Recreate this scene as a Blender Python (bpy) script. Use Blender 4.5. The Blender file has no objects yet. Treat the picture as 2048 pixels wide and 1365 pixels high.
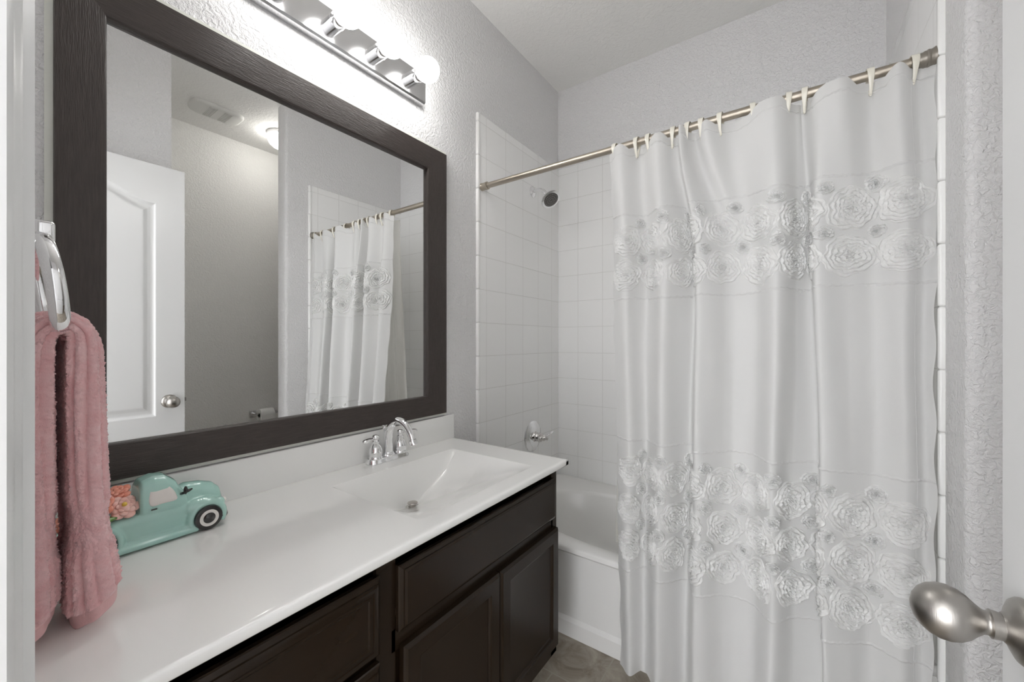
import bpy, bmesh, math, random
import numpy as np
from mathutils import Vector, Matrix
random.seed(4); rng = np.random.default_rng(7)
PI = math.pi
sc = bpy.context.scene
COL = sc.collection

# ------------------------------------------------------------------ camera
CX, CZ, FPX = 1.2, 1.168, 800.0
YAW = math.atan(567 / 800)
cd = bpy.data.cameras.new('camera'); cam = bpy.data.objects.new('camera', cd); COL.objects.link(cam)
cd.sensor_width = 36.0; cd.lens = FPX / 2048 * 36.0; cd.clip_start = 0.01; cd.clip_end = 30
cam.location = (CX, 0, CZ); cam.rotation_euler = (PI / 2, 0, YAW)
sc.camera = cam
# ------------------------------------------------------------------ world, exposure
wd = bpy.data.worlds.new('world'); sc.world = wd; wd.use_nodes = True
wd.node_tree.nodes['Background'].inputs[0].default_value = (0.97, 0.98, 1.0, 1)
wd.node_tree.nodes['Background'].inputs[1].default_value = 1.4
vs = sc.view_settings
vs.view_transform = 'Standard'; vs.look = 'None'; vs.gamma = 1.0; vs.use_curve_mapping = False
vs.exposure = 2.12
sc.cycles.max_bounces = 12; sc.cycles.diffuse_bounces = 8; sc.cycles.transparent_max_bounces = 16
BULB = 6.0        # emission of the vanity bulbs
DOME = 4.6         # emission of the toilet room dome

def ray(u, v):
    a = (u - 1024) / FPX
    c, s = math.cos(YAW), math.sin(YAW)
    return (-s + a * c, c + a * s, (682.5 - v) / FPX)
def X_at(u, y):            # x of the point seen at column u, standing at depth y
    d = ray(u, 0); return CX + y / d[1] * d[0]

# ------------------------------------------------------------------ materials
MATS = {}
def new_mat(name):
    m = bpy.data.materials.new(name); m.use_nodes = True
    n = m.node_tree.nodes; b = n['Principled BSDF']
    return m, n, m.node_tree.links, b
def plain(name, col, rough=0.5, metal=0.0, coat=0.0, bump=None, spec=0.5, sheen=0.0, vary=None):
    if name in MATS: return MATS[name]
    m, n, l, b = new_mat(name)
    b.inputs['Base Color'].default_value = (*col, 1); b.inputs['Roughness'].default_value = rough
    b.inputs['Metallic'].default_value = metal; b.inputs['Coat Weight'].default_value = coat
    b.inputs['Coat Roughness'].default_value = 0.05
    b.inputs['Specular IOR Level'].default_value = spec
    b.inputs['Sheen Weight'].default_value = sheen
    tc = n.new('ShaderNodeTexCoord')
    if bump:
        sc_, dist, det = bump[:3]
        nz = n.new('ShaderNodeTexNoise'); nz.inputs['Scale'].default_value = sc_; nz.inputs['Detail'].default_value = det
        mp = n.new('ShaderNodeMapping')
        if len(bump) > 3: mp.inputs['Scale'].default_value = bump[3]
        l.new(tc.outputs['Object'], mp.inputs[0]); l.new(mp.outputs[0], nz.inputs['Vector'])
        bp = n.new('ShaderNodeBump'); bp.inputs['Strength'].default_value = 1.0; bp.inputs['Distance'].default_value = dist
        l.new(nz.outputs['Fac'], bp.inputs['Height']); l.new(bp.outputs[0], b.inputs['Normal'])
    if vary:
        s2, c2 = vary[:2]
        nz = n.new('ShaderNodeTexNoise'); nz.inputs['Scale'].default_value = s2; nz.inputs['Detail'].default_value = 5
        mp = n.new('ShaderNodeMapping')
        if len(vary) > 2: mp.inputs['Scale'].default_value = vary[2]
        mx = n.new('ShaderNodeMix'); mx.data_type = 'RGBA'
        l.new(tc.outputs['Object'], mp.inputs[0]); l.new(mp.outputs[0], nz.inputs['Vector'])
        rp = n.new('ShaderNodeValToRGB'); rp.color_ramp.elements[0].position = .35; rp.color_ramp.elements[1].position = .68
        l.new(nz.outputs['Fac'], rp.inputs[0]); l.new(rp.outputs[0], mx.inputs[0])
        mx.inputs[6].default_value = (*col, 1); mx.inputs[7].default_value = (*c2, 1)
        l.new(mx.outputs[2], b.inputs['Base Color'])
    MATS[name] = m; return m
def emis(name, col, strength):
    m, n, l, b = new_mat(name)
    b.inputs['Base Color'].default_value = (.9, .9, .9, 1)
    b.inputs['Emission Color'].default_value = (*col, 1); b.inputs['Emission Strength'].default_value = strength
    return m
def wall_mat(name, col, scale=95, dist=.0022):
    """light paint over sprayed drywall texture: soft blobs with small pits"""
    m, n, l, b = new_mat(name)
    b.inputs['Base Color'].default_value = (*col, 1); b.inputs['Roughness'].default_value = .62
    b.inputs['Specular IOR Level'].default_value = .3
    tc = n.new('ShaderNodeTexCoord')
    a = n.new('ShaderNodeTexNoise'); a.inputs['Scale'].default_value = scale; a.inputs['Detail'].default_value = 3; a.inputs['Roughness'].default_value = .55
    a.inputs['Distortion'].default_value = .6
    r = n.new('ShaderNodeValToRGB'); r.color_ramp.elements[0].position = .38; r.color_ramp.elements[1].position = .62
    l.new(tc.outputs['Object'], a.inputs['Vector']); l.new(a.outputs['Fac'], r.inputs[0])
    bp = n.new('ShaderNodeBump'); bp.inputs['Distance'].default_value = dist; bp.inputs['Strength'].default_value = .9
    l.new(r.outputs[0], bp.inputs['Height']); l.new(bp.outputs[0], b.inputs['Normal'])
    return m
def tile_mat(name, axis, off_h, off_v, col=(.92, .92, .915)):
    """six inch glazed tiles with thin pale grout; axis = horizontal object axis"""
    m, n, l, b = new_mat(name)
    tc = n.new('ShaderNodeTexCoord'); sp = n.new('ShaderNodeSeparateXYZ'); cb = n.new('ShaderNodeCombineXYZ')
    l.new(tc.outputs['Object'], sp.inputs[0])
    for i, (src, off) in enumerate(((axis, off_h), ('Z', off_v))):
        ad = n.new('ShaderNodeMath'); ad.operation = 'SUBTRACT'; ad.inputs[1].default_value = off - 0.155 * 40
        l.new(sp.outputs[src], ad.inputs[0]); l.new(ad.outputs[0], cb.inputs[i])
    br = n.new('ShaderNodeTexBrick'); br.offset = 0; br.squash = 1
    br.inputs['Scale'].default_value = 1; br.inputs['Brick Width'].default_value = .155; br.inputs['Row Height'].default_value = .155
    br.inputs['Mortar Size'].default_value = .0011; br.inputs['Mortar Smooth'].default_value = .6; br.inputs['Bias'].default_value = -1
    br.inputs['Color1'].default_value = (*col, 1); br.inputs['Color2'].default_value = (*col, 1)
    br.inputs['Mortar'].default_value = (.70, .69, .67, 1)
    l.new(cb.outputs[0], br.inputs['Vector']); l.new(br.outputs['Color'], b.inputs['Base Color'])
    nz = n.new('ShaderNodeTexNoise'); nz.inputs['Scale'].default_value = 7; l.new(tc.outputs['Object'], nz.inputs['Vector'])
    mt = n.new('ShaderNodeMath'); mt.operation = 'MULTIPLY'; mt.inputs[1].default_value = .9
    l.new(nz.outputs['Fac'], mt.inputs[0])
    sb = n.new('ShaderNodeMath'); sb.operation = 'SUBTRACT'; l.new(mt.outputs[0], sb.inputs[0]); l.new(br.outputs['Fac'], sb.inputs[1])
    bp = n.new('ShaderNodeBump'); bp.inputs['Distance'].default_value = .0009; bp.inputs['Strength'].default_value = .8
    l.new(sb.outputs[0], bp.inputs['Height']); l.new(bp.outputs[0], b.inputs['Normal'])
    b.inputs['Roughness'].default_value = .16; b.inputs['Specular IOR Level'].default_value = .55
    return m
PAINT = wall_mat('wall paint grey', (.79, .785, .79))
PAINT2 = wall_mat('toilet room paint lifted for light', (.86, .855, .835))  # wall colour raised to stand in for missing ambient light in there
CEIL = wall_mat('ceiling paint', (.83, .825, .81), 60, .0010)
TRIMW = plain('white trim paint', (.80, .805, .805), .32)
CHROME = plain('chrome', (.88, .88, .89), .05, 1)
CHROME2 = plain('light bar chrome', (.72, .72, .73), .13, 1)
NICKEL = plain('satin nickel', (.43, .41, .385), .36, 1, bump=(60, .0001, 3, (30, 1, 1)))
RODM = plain('brushed rod nickel', (.50, .45, .38), .28, 1, bump=(200, .0002, 3, (1, 30, 30)))
RODDK = plain('dark rod end cap', (.30, .275, .24), .40, .6)
COUNTER = plain('cultured marble white', (.90, .90, .885), .13, coat=.3)
TUBW = plain('white enamel', (.82, .815, .80), .18, coat=.3)
TILE_L = tile_mat('white tile side', 'Y', 1.472, 2.028)
TILE_B = tile_mat('white tile back', 'X', .140, 2.028)
WOOD = plain('espresso wood', (.0165, .0100, .0055), .24, vary=(9, (.0185, .0112, .0063), (3, 1, 3)), spec=.3)
WOODIN = plain('cabinet dark inside', (.012, .009, .007), .6)
FRAMEW_V = plain('wenge frame upright', (.040, .030, .027), .38, vary=(30, (.055, .043, .038), (8, 8, .7)), bump=(90, .0012, 4, (6, 6, .5)), spec=.5)
FRAMEW_H = plain('wenge frame rail', (.040, .030, .027), .38, vary=(30, (.055, .043, .038), (8, .7, 8)), bump=(90, .0012, 4, (6, .5, 6)), spec=.5)
MIRROR = plain('mirror silver', (.93, .935, .93), .0, 1)
GLASSEDGE = plain('mirror ground edge', (.82, .83, .77), .35, spec=.6)
TOWEL = plain('pink terry cotton', (.83, .48, .49), .95, sheen=.4, vary=(60, (.88, .58, .585)), bump=(800, .0011, 3))
TOWELHEM = plain('pink towel hem', (.74, .45, .45), .8, sheen=.3, bump=(900, .0004, 2))
MINT = plain('mint ceramic glaze', (.36, .61, .55), .10, coat=.8, vary=(9, (.42, .67, .60)))
CREAM = plain('cream glaze', (.78, .75, .71), .12, coat=.6)
BLACKG = plain('black glaze', (.014, .012, .013), .16, coat=.5)
WHITEG = plain('white glaze', (.82, .80, .76), .2, coat=.3)
CORAL = plain('coral petals', (.86, .27, .17), .2, coat=.5, vary=(40, (.90, .42, .32)))
PINKP = plain('pink petals', (.86, .49, .42), .2, coat=.5, vary=(50, (.88, .60, .54)))
LEAFG = plain('green leaf glaze', (.10, .26, .04), .2, coat=.5, vary=(60, (.30, .45, .15)))
YELLOW = plain('yellow centre', (.90, .62, .10), .3)
HOOKM = plain('ivory plastic hook', (.80, .77, .68), .25, coat=.3)
PAPER = plain('toilet paper', (.86, .86, .85), .9, bump=(300, .0004, 2))
VENTW = plain('vent plastic', (.70, .70, .68), .5)
VENTD = plain('vent plastic slots', (.64, .64, .62), .5)
FACE = plain('shower face rubber', (.10, .095, .09), .5)
BULBM = emis('bulb glass lit', (1, .985, .96), BULB)
DOMEM = emis('dome glass lit', (1, .97, .92), DOME)

def cloth_mat(name, col, transl, transp, rough, gl, bumpscale=900, bd=.0002):
    m = bpy.data.materials.new(name); m.use_nodes = True; n = m.node_tree.nodes; l = m.node_tree.links; n.clear()
    out = n.new('ShaderNodeOutputMaterial')
    d = n.new('ShaderNodeBsdfPrincipled'); d.inputs['Base Color'].default_value = (*col, 1); d.inputs['Roughness'].default_value = rough
    d.inputs['Specular IOR Level'].default_value = gl; d.inputs['Sheen Weight'].default_value = .15
    t = n.new('ShaderNodeBsdfTranslucent'); t.inputs[0].default_value = (*col, 1)
    p = n.new('ShaderNodeBsdfTransparent')
    a = n.new('ShaderNodeMixShader'); a.inputs[0].default_value = transl
    b = n.new('ShaderNodeMixShader'); b.inputs[0].default_value = transp
    tc = n.new('ShaderNodeTexCoord'); nz = n.new('ShaderNodeTexNoise'); nz.inputs['Scale'].default_value = bumpscale
    bp = n.new('ShaderNodeBump'); bp.inputs['Distance'].default_value = bd; l.new(tc.outputs['Object'], nz.inputs['Vector'])
    l.new(nz.outputs['Fac'], bp.inputs['Height']); l.new(bp.outputs[0], d.inputs['Normal'])
    l.new(d.outputs[0], a.inputs[1]); l.new(t.outputs[0], a.inputs[2]); l.new(a.outputs[0], b.inputs[1]); l.new(p.outputs[0], b.inputs[2])
    l.new(b.outputs[0], out.inputs[0]); return m
CLOTH = cloth_mat('white polyester curtain', (.77, .77, .765), .24, .035, .5, .4)
SATIN = cloth_mat('white satin ribbon', (.89, .89, .88), .30, .0, .24, 1.0, 330, .0009)
LINER = cloth_mat('clear vinyl liner', (.86, .85, .80), .4, .35, .25, .5)
def floor_mat():
    m, n, l, b = new_mat('beige stone pattern vinyl')
    tc = n.new('ShaderNodeTexCoord')
    a = n.new('ShaderNodeTexNoise'); a.inputs['Scale'].default_value = 9; a.inputs['Detail'].default_value = 9; a.inputs['Roughness'].default_value = .65; a.inputs['Distortion'].default_value = 1.2
    r = n.new('ShaderNodeValToRGB'); e = r.color_ramp.elements
    e[0].position = .34; e[0].color = (.19, .155, .12, 1); e[1].position = .66; e[1].color = (.40, .36, .30, 1)
    l.new(tc.outputs['Object'], a.inputs['Vector']); l.new(a.outputs['Fac'], r.inputs[0])
    mp = n.new('ShaderNodeMapping'); mp.inputs['Location'].default_value = (10.02, 10.055, 0)
    l.new(tc.outputs['Object'], mp.inputs[0])
    br = n.new('ShaderNodeTexBrick'); br.offset = 0.5; br.inputs['Scale'].default_value = 1; br.inputs['Brick Width'].default_value = .305; br.inputs['Row Height'].default_value = .305
    br.inputs['Mortar Size'].default_value = .003; br.inputs['Mortar Smooth'].default_value = .5
    l.new(mp.outputs[0], br.inputs['Vector'])
    mx = n.new('ShaderNodeMix'); mx.data_type = 'RGBA'; l.new(br.outputs['Fac'], mx.inputs[0]); l.new(r.outputs[0], mx.inputs[6]); mx.inputs[7].default_value = (.36, .33, .28, 1)
    l.new(mx.outputs[2], b.inputs['Base Color']); b.inputs['Roughness'].default_value = .42
    return m
FLOORM = floor_mat()

# ------------------------------------------------------------------ helpers
def root_of(o):
    while o.parent: o = o.parent
    return o
def link(name, verts, faces, mat, parent=None, smooth=True, loc=None, auto=None):
    """one mesh object; verts in world space. A child is stored relative to its thing's origin."""
    V = np.asarray(verts, dtype=np.float32).reshape(-1, 3)
    if parent is not None: org = np.array(root_of(parent).location)
    elif loc is not None: org = np.array(loc)
    else: org = np.zeros(3)
    V = V - org
    me = bpy.data.meshes.new(name)
    if isinstance(faces, np.ndarray):
        nf, k = faces.shape
        me.vertices.add(len(V)); me.vertices.foreach_set('co', V.astype(np.float32).ravel())
        me.loops.add(nf * k); me.loops.foreach_set('vertex_index', faces.astype(np.int32).ravel())
        me.polygons.add(nf); me.polygons.foreach_set('loop_start', np.arange(0, nf * k, k, dtype=np.int32))
        me.update(calc_edges=True)
    else:
        me.from_pydata(V.tolist(), [], faces)
    me.validate()
    for m in (mat if isinstance(mat, (list, tuple)) else [mat]): me.materials.append(m)
    me.polygons.foreach_set('use_smooth', [bool(smooth)] * len(me.polygons)); me.update()
    if smooth and auto is not None: me.set_sharp_from_angle(angle=math.radians(auto))
    o = bpy.data.objects.new(name, me); COL.objects.link(o)
    if parent is not None: o.parent = parent
    elif loc is not None: o.location = loc
    return o
def thing(name, label, cat, loc, group=None):
    o = bpy.data.objects.new(name, None); COL.objects.link(o); o.location = loc; o.empty_display_size = .05
    o['label'] = label; o['category'] = cat
    if group: o['group'] = group
    return o
def tag(o, label, cat, group=None):
    o['label'] = label; o['category'] = cat
    if group: o['group'] = group
    return o
def from_bm(bm):
    bm.verts.ensure_lookup_table(); bm.verts.index_update()
    V = [tuple(v.co) for v in bm.verts]; F = [[v.index for v in f.verts] for f in bm.faces]
    bm.free(); return V, F
def merge(*parts):
    V, F = [], []
    for v, f in parts:
        k = len(V); V += [tuple(p) for p in v]; F += [[int(i) + k for i in q] for q in f]
    return V, F
def box(x0, x1, y0, y1, z0, z1, bev=0.0, seg=2):
    bm = bmesh.new()
    bmesh.ops.create_cube(bm, size=1)
    for v in bm.verts:
        v.co = Vector(((x0 + x1) / 2 + v.co.x * (x1 - x0), (y0 + y1) / 2 + v.co.y * (y1 - y0), (z0 + z1) / 2 + v.co.z * (z1 - z0)))
    if bev > 0: bmesh.ops.bevel(bm, geom=bm.edges[:], offset=bev, segments=seg, affect='EDGES', profile=.5)
    return from_bm(bm)
def prism(poly, z0, z1, axis='Z'):
    """closed polygon extruded; axis Z: poly is (x,y); axis Y: poly is (x,z); axis X: poly is (y,z)"""
    n = len(poly)
    def P(a, b, c): return {'Z': (a, b, c), 'Y': (a, c, b), 'X': (c, a, b)}[axis]
    V = [P(a, b, z0) for a, b in poly] + [P(a, b, z1) for a, b in poly]
    F = [[i, (i + 1) % n, n + (i + 1) % n, n + i] for i in range(n)] + [list(range(n))[::-1], list(range(n, 2 * n))]
    return V, F
def lathe(profile, center, axis=(0, 0, 1), n=32, scale2=1.0, up=None):
    """profile [(r, h)] spun round axis through center"""
    ax = Vector(axis).normalized()
    a = Vector(up).normalized() if up else (ax.orthogonal().normalized())
    b = ax.cross(a); c = Vector(center); V = []; F = []
    for r, h in profile:
        for k in range(n):
            t = 2 * PI * k / n
            V.append(tuple(c + ax * h + a * (max(r, 1e-5) * math.cos(t)) + b * (max(r, 1e-5) * math.sin(t) * scale2)))
    m = len(profile)
    for i in range(m - 1):
        for k in range(n):
            F.append([i * n + k, i * n + (k + 1) % n, (i + 1) * n + (k + 1) % n, (i + 1) * n + k])
    F.append(list(range(n))[::-1]); F.append([(m - 1) * n + k for k in range(n)])
    return V, F
def tube(path, rad, n=16, flat=1.0, caps=True, closed=False):
    P = [Vector(p) for p in path]; m = len(P)
    R = rad if isinstance(rad, (list, tuple)) else [rad] * m
    V = []; F = []; prev = None
    for i in range(m):
        if closed: t = (P[(i + 1) % m] - P[i - 1]).normalized()
        else: t = (P[min(i + 1, m - 1)] - P[max(i - 1, 0)]).normalized()
        if prev is None:
            a = t.orthogonal().normalized()
            if abs(t.x) < .9: a = (Vector((1, 0, 0)) - t * t.x).normalized()
        else: a = (prev - t * prev.dot(t)).normalized()
        prev = a; b = t.cross(a)
        for k in range(n):
            w = 2 * PI * k / n
            V.append(tuple(P[i] + a * (R[i] * math.cos(w)) + b * (R[i] * flat * math.sin(w))))
    for i in range(m if closed else m - 1):
        j = (i + 1) % m
        for k in range(n): F.append([i * n + k, i * n + (k + 1) % n, j * n + (k + 1) % n, j * n + k])
    if caps and not closed: F.append(list(range(n))[::-1]); F.append([(m - 1) * n + k for k in range(n)])
    return V, F
def grid(P, cu=False, cv=False):
    """P (nu, nv, 3) -> verts, quad array"""
    nu, nv = P.shape[:2]; I = np.arange(nu * nv).reshape(nu, nv)
    a = np.concatenate([I, I[:1]], 0) if cu else I
    a = np.concatenate([a, a[:, :1]], 1) if cv else a
    q = np.stack([a[:-1, :-1], a[1:, :-1], a[1:, 1:], a[:-1, 1:]], -1).reshape(-1, 4)
    return P.reshape(-1, 3), q
def crom(pts, k=8, closed=False):
    P = np.array(pts, float); n = len(P); out = []
    for i in range(n if closed else n - 1):
        if closed: a, b, c, d = P[(i - 1) % n], P[i], P[(i + 1) % n], P[(i + 2) % n]
        else: a, b, c, d = P[max(i - 1, 0)], P[i], P[i + 1], P[min(i + 2, n - 1)]
        for j in range(k):
            t = j / k
            out.append(.5 * ((2 * b) + (-a + c) * t + (2 * a - 5 * b + 4 * c - d) * t * t + (-a + 3 * b - 3 * c + d) * t ** 3))
    if not closed: out.append(P[-1])
    return np.array(out)
def sphere(c, r, n=24, m=14, squash=(1, 1, 1)):
    V = []; F = []
    for i in range(m + 1):
        p = PI * i / m
        for k in range(n):
            t = 2 * PI * k / n
            V.append((c[0] + r * squash[0] * max(math.sin(p), 1e-4) * math.cos(t), c[1] + r * squash[1] * max(math.sin(p), 1e-4) * math.sin(t), c[2] + r * squash[2] * math.cos(p)))
    for i in range(m):
        for k in range(n): F.append([i * n + k, (i + 1) * n + k, (i + 1) * n + (k + 1) % n, i * n + (k + 1) % n])
    return V, F
def struct(name, vf, mat, smooth=False, parent=None, auto=None):
    o = link(name, vf[0], vf[1], mat, parent, smooth, auto=auto)
    if parent is None: o['kind'] = 'structure'
    return o
def roundrect(x0, x1, y0, y1, r, n=6):
    P = []
    for cx, cy, a0 in ((x1 - r, y1 - r, 0), (x0 + r, y1 - r, PI / 2), (x0 + r, y0 + r, PI), (x1 - r, y0 + r, 1.5 * PI)):
        for i in range(n + 1):
            a = a0 + PI / 2 * i / n; P.append((cx + r * math.cos(a), cy + r * math.sin(a)))
    return P

# ------------------------------------------------------------------ room shell
XR, YB, ZC, YN = 1.499, 2.186, 2.709, .028      # right wall, back wall, ceiling, near wall face
YT = 1.412                                      # where the tile starts
YP, YA, XA = 1.262, .683, 2.32                  # partition end, near jamb of the toilet room opening, its far wall
struct('floor', box(-.2, 2.6, -2.2, 2.4, -.06, 0), FLOORM)
struct('ceiling', box(-.2, 2.6, -2.2, 2.4, ZC, ZC + .08), CEIL)
wl = struct('wall_left', box(-.12, 0, YN - .13, YB + .12, 0, ZC), PAINT)
struct('wall_back', box(0, XA + .12, YB, YB + .12, 0, ZC), PAINT)
# near wall with the doorway the camera stands in
near = merge(box(0, .655, YN - .125, YN, 0, ZC), box(XR - .055, XR, YN - .125, YN, 0, ZC), box(.655, XR - .055, YN - .125, YN, 2.06, ZC))
struct('wall_near', near, PAINT)
# right wall: piece behind the open door, then the partition beside the tub with rounded corners
struct('wall_right', box(XR, XR + .12, YN - .125, YA, 0, ZC), PAINT)
rb = .02; T = .115
poly = [(XR, YB)]
for i in range(9): a = PI + PI / 2 * i / 8; poly.append((XR + rb + rb * math.cos(a), YP + rb + rb * math.sin(a)))
for i in range(9): a = 1.5 * PI + PI / 2 * i / 8; poly.append((XR + T - rb + rb * math.cos(a), YP + rb + rb * math.sin(a)))
poly.append((XR + T, YB))
wp = struct('wall_partition', prism(poly, 0, ZC), PAINT, smooth=True, auto=30)
struct('wall_toilet_room_far', box(XA, XA + .12, YA - .12, YB, 0, ZC), PAINT2)
struct('wall_toilet_room_near', box(XR + .12, XA, YA - .12, YA, 0, ZC), PAINT2)
# hall behind the camera, lit by daylight from the house
struct('wall_hall_light_block', box(1.75, 1.85, -2.2, YN - .13, 0, ZC), PAINT)  # unseen wall added to cut the world light falling on the door jamb
struct('wall_hall_left', box(-.2, -.12, -2.2, YN - .13, 0, ZC), PAINT)
# tile surround: panels with a bullnose edge, children of their walls
def tile_panel(x0, x1, y0, y1, mat, parent):
    return link('tile_panel', *box(x0, x1, y0, y1, .30, 2.224, .004, 3), mat, parent, True, auto=35)
tile_panel(-.002, .009, YT, YB, TILE_L, wl)
tb = struct('wall_tub_back', box(0, XR, YB - .009, YB, .30, 2.224, .003), TILE_B, smooth=True, auto=35)
tile_panel(XR - .009, XR + .002, YT + .004, YB, TILE_L, wp)
# rounded white trim tiles at the tile edges
def bullnose(x, y, parent):
    segs = []
    z = 2.028 + .155
    edges = [2.224] + [2.183 - .155 * k for k in range(15) if 2.183 - .155 * k > 0.31]
    pieces = []
    for a, b in zip(edges[:-1], edges[1:]): pieces.append(box(x - .0125, x + .0125, y - .006, y + .012, b + .0008, a - .0008, .0055, 3))
    pieces.append(box(x - .0125, x + .0125, y - .006, y + .012, 0.01, edges[-1] - .0008, .0055, 3))
    return link('tile_edge_trim', *merge(*pieces), plain('bullnose glaze', (.92, .92, .91), .14), parent, True, auto=40)
bullnose(0.0, YT, wl); bullnose(XR, YT + .004, wp)
# door casing beside the vanity, and the jamb
prof = [(.662, YN - .125), (.662, .0285), (.655, .0325), (.650, .033), (.642, .0345), (.636, .0375), (.628, .0395), (.620, .040), (.614, .0435), (.608, .0482), (.603, .0485), (.598, .0478), (.598, YN), (.655, YN), (.655, YN - .125)]
struct('trim_1', prism(prof, 0, 2.07), TRIMW, smooth=True, auto=25)
profR = [(XR - .062, YN - .125), (XR - .062, .032), (XR - .055, .034), (XR - .03, .040), (XR - .003, .046), (XR - .001, YN), (XR - .055, YN), (XR - .055, YN - .125)]
struct('trim_2', prism(profR, 0, 2.07), TRIMW, smooth=True, auto=25)
struct('trim_3', box(.60, XR - .001, YN - .125, .045, 2.06, 2.12, .004), TRIMW)
struct('baseboard_right', box(XR - .012, XR - .0005, .05, YA - .002, 0, .09, .004), TRIMW)
struct('baseboard_partition', box(XR + .004, XR + T - .004, YP - .012, YP + .001, 0, .09, .004), TRIMW)
struct('baseboard_toilet_room', box(XA - .012, XA - .0005, YA, YB, 0, .09, .004), TRIMW)

# ------------------------------------------------------------------ open door against the right wall
DX, DY0, DY1, DZ0, DZ1 = 1.397, .002, .711, .012, 2.042
def door_face():
    """raised moulded face toward -x: heightfield over (y,z) with an arched upper panel and a square lower one"""
    ys = np.unique(np.concatenate([np.linspace(DY0, DY1, 60), np.linspace(.09, .17, 40), np.linspace(.54, .62, 40)]))
    zs = np.unique(np.concatenate([np.linspace(DZ0, DZ1, 90), np.linspace(.76, .86, 45), np.linspace(1.80, 1.95, 80), np.linspace(.16, .24, 20), np.linspace(.62, .72, 25)]))
    Y, Z = np.meshgrid(ys, zs, indexing='ij')
    yc = (DY0 + DY1) / 2; hw = .596 - yc
    q = np.clip(np.abs(Y - yc) / hw, 0, 1)
    top = 1.850 + .078 * (.5 + .5 * np.cos(PI * np.clip(q * 1.08, 0, 1)))
    d1 = np.minimum(hw - np.abs(Y - yc), np.minimum(top - Z, Z - .795))
    d2 = np.minimum(hw - np.abs(Y - yc), np.minimum(.70 - Z, Z - .20))
    d = np.maximum(d1, d2)                    # distance inside the moulding outline
    h = np.interp(d, [-.001, 0, .006, .012, .018, .030, .046, .052], [0, 0, -.0055, -.0085, -.0090, -.0075, -.0015, -.001])
    Xf = DX - h * 1.0
    P = np.stack([Xf, Y, Z], -1)
    return P
P = door_face(); V, Q = grid(P)
back = box(DX + .012, DX + .035, DY0 + .0002, DY1 - .0002, DZ0 + .0002, DZ1 - .0002)
# close the rim between face and back
E_ = DX + .0004
rim = box(E_, DX + .0345, DY0, DY0 + .004, DZ0 + .004, DZ1 - .004), box(E_, DX + .0345, DY1 - .004, DY1, DZ0 + .004, DZ1 - .004), box(E_, DX + .0345, DY0, DY1, DZ1 - .004, DZ1), box(E_, DX + .0345, DY0, DY1, DZ0, DZ0 + .004)
d1 = struct('door_1', merge((V, Q[:, ::-1]), back, *rim), TRIMW, smooth=True, auto=28)
def knob(x, y, z, s, parent):
    """egg knob on a round rose; s = -1 points to -x"""
    ax = (s, 0, 0)
    rose = lathe([(0, 0), (.0325, 0), (.0335, .002), (.033, .005), (.030, .009), (.024, .012), (.0165, .015), (.0140, .018)], (x, y, z), ax, 40)
    k = link('door_knob', *lathe([(.0132, .017), (.0138, .022), (.0145, .0265), (.0125, .0275), (.0118, .029), (.0125, .032), (.0165, .037), (.0222, .043), (.0266, .050), (.0288, .058), (.0285, .066), (.0255, .074), (.0200, .081), (.0120, .086), (.0045, .0882), (0, .0885)], (x, y, z), ax, 48, 1.0, (0, 0, 1)), NICKEL, parent, True, auto=50)
    link('knob_rose', *rose, NICKEL, k, True, auto=50)
    return k
knob(DX, .648, .864, -1, d1); knob(DX + .035, .648, .864, 1, d1)
link('latch_plate', *merge(box(DX + .005, DX + .030, DY1 - .001, DY1 + .0015, .835, .893, .001), box(DX + .010, DX + .024, DY1, DY1 + .010, .856, .874, .002)), NICKEL, d1, False)
for hz in (.25, 1.03, 1.82):
    link('hinge', *merge(lathe([(.006, 0), (.006, .09)], (DX + .039, DY0 - .004, hz), (0, 0, 1), 12), box(DX + .003, DX + .033, DY0 - .003, DY0 - .0005, hz, hz + .09)), NICKEL, d1, True, auto=40)

# ------------------------------------------------------------------ vanity
CT = .758                  # counter top height
CXF, CYR = .558, 1.244     # counter front and right edges
cab = thing('vanity_cabinet', 'dark espresso wood vanity cabinet with doors and drawers under the white counter', 'cabinet', (.26, .63, 0))
link('cabinet_body', *merge(box(.002, .512, .032, .048, .09, CT - .021), box(.002, .512, 1.206, 1.222, .09, CT - .021), box(.002, .014, .048, 1.206, .09, .60), box(.014, .512, .048, 1.206, .09, .106), box(.002, .45, .034, 1.218, .0, .09), box(.014, .510, .505, .521, .106, .60), box(.494, .512, .048, 1.206, .106, .59), box(.510, .520, .032, 1.226, .09, .16), box(.510, .520, .032, 1.226, .716, CT - .021),
     box(.510, .520, .4925, .539, .09, .72), box(.510, .520, 1.19, 1.226, .09, .72), box(.510, .520, .032, .062, .09, .72), box(.510, .520, .53, 1.20, .522, .568)), WOOD, cab, False)
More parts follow.
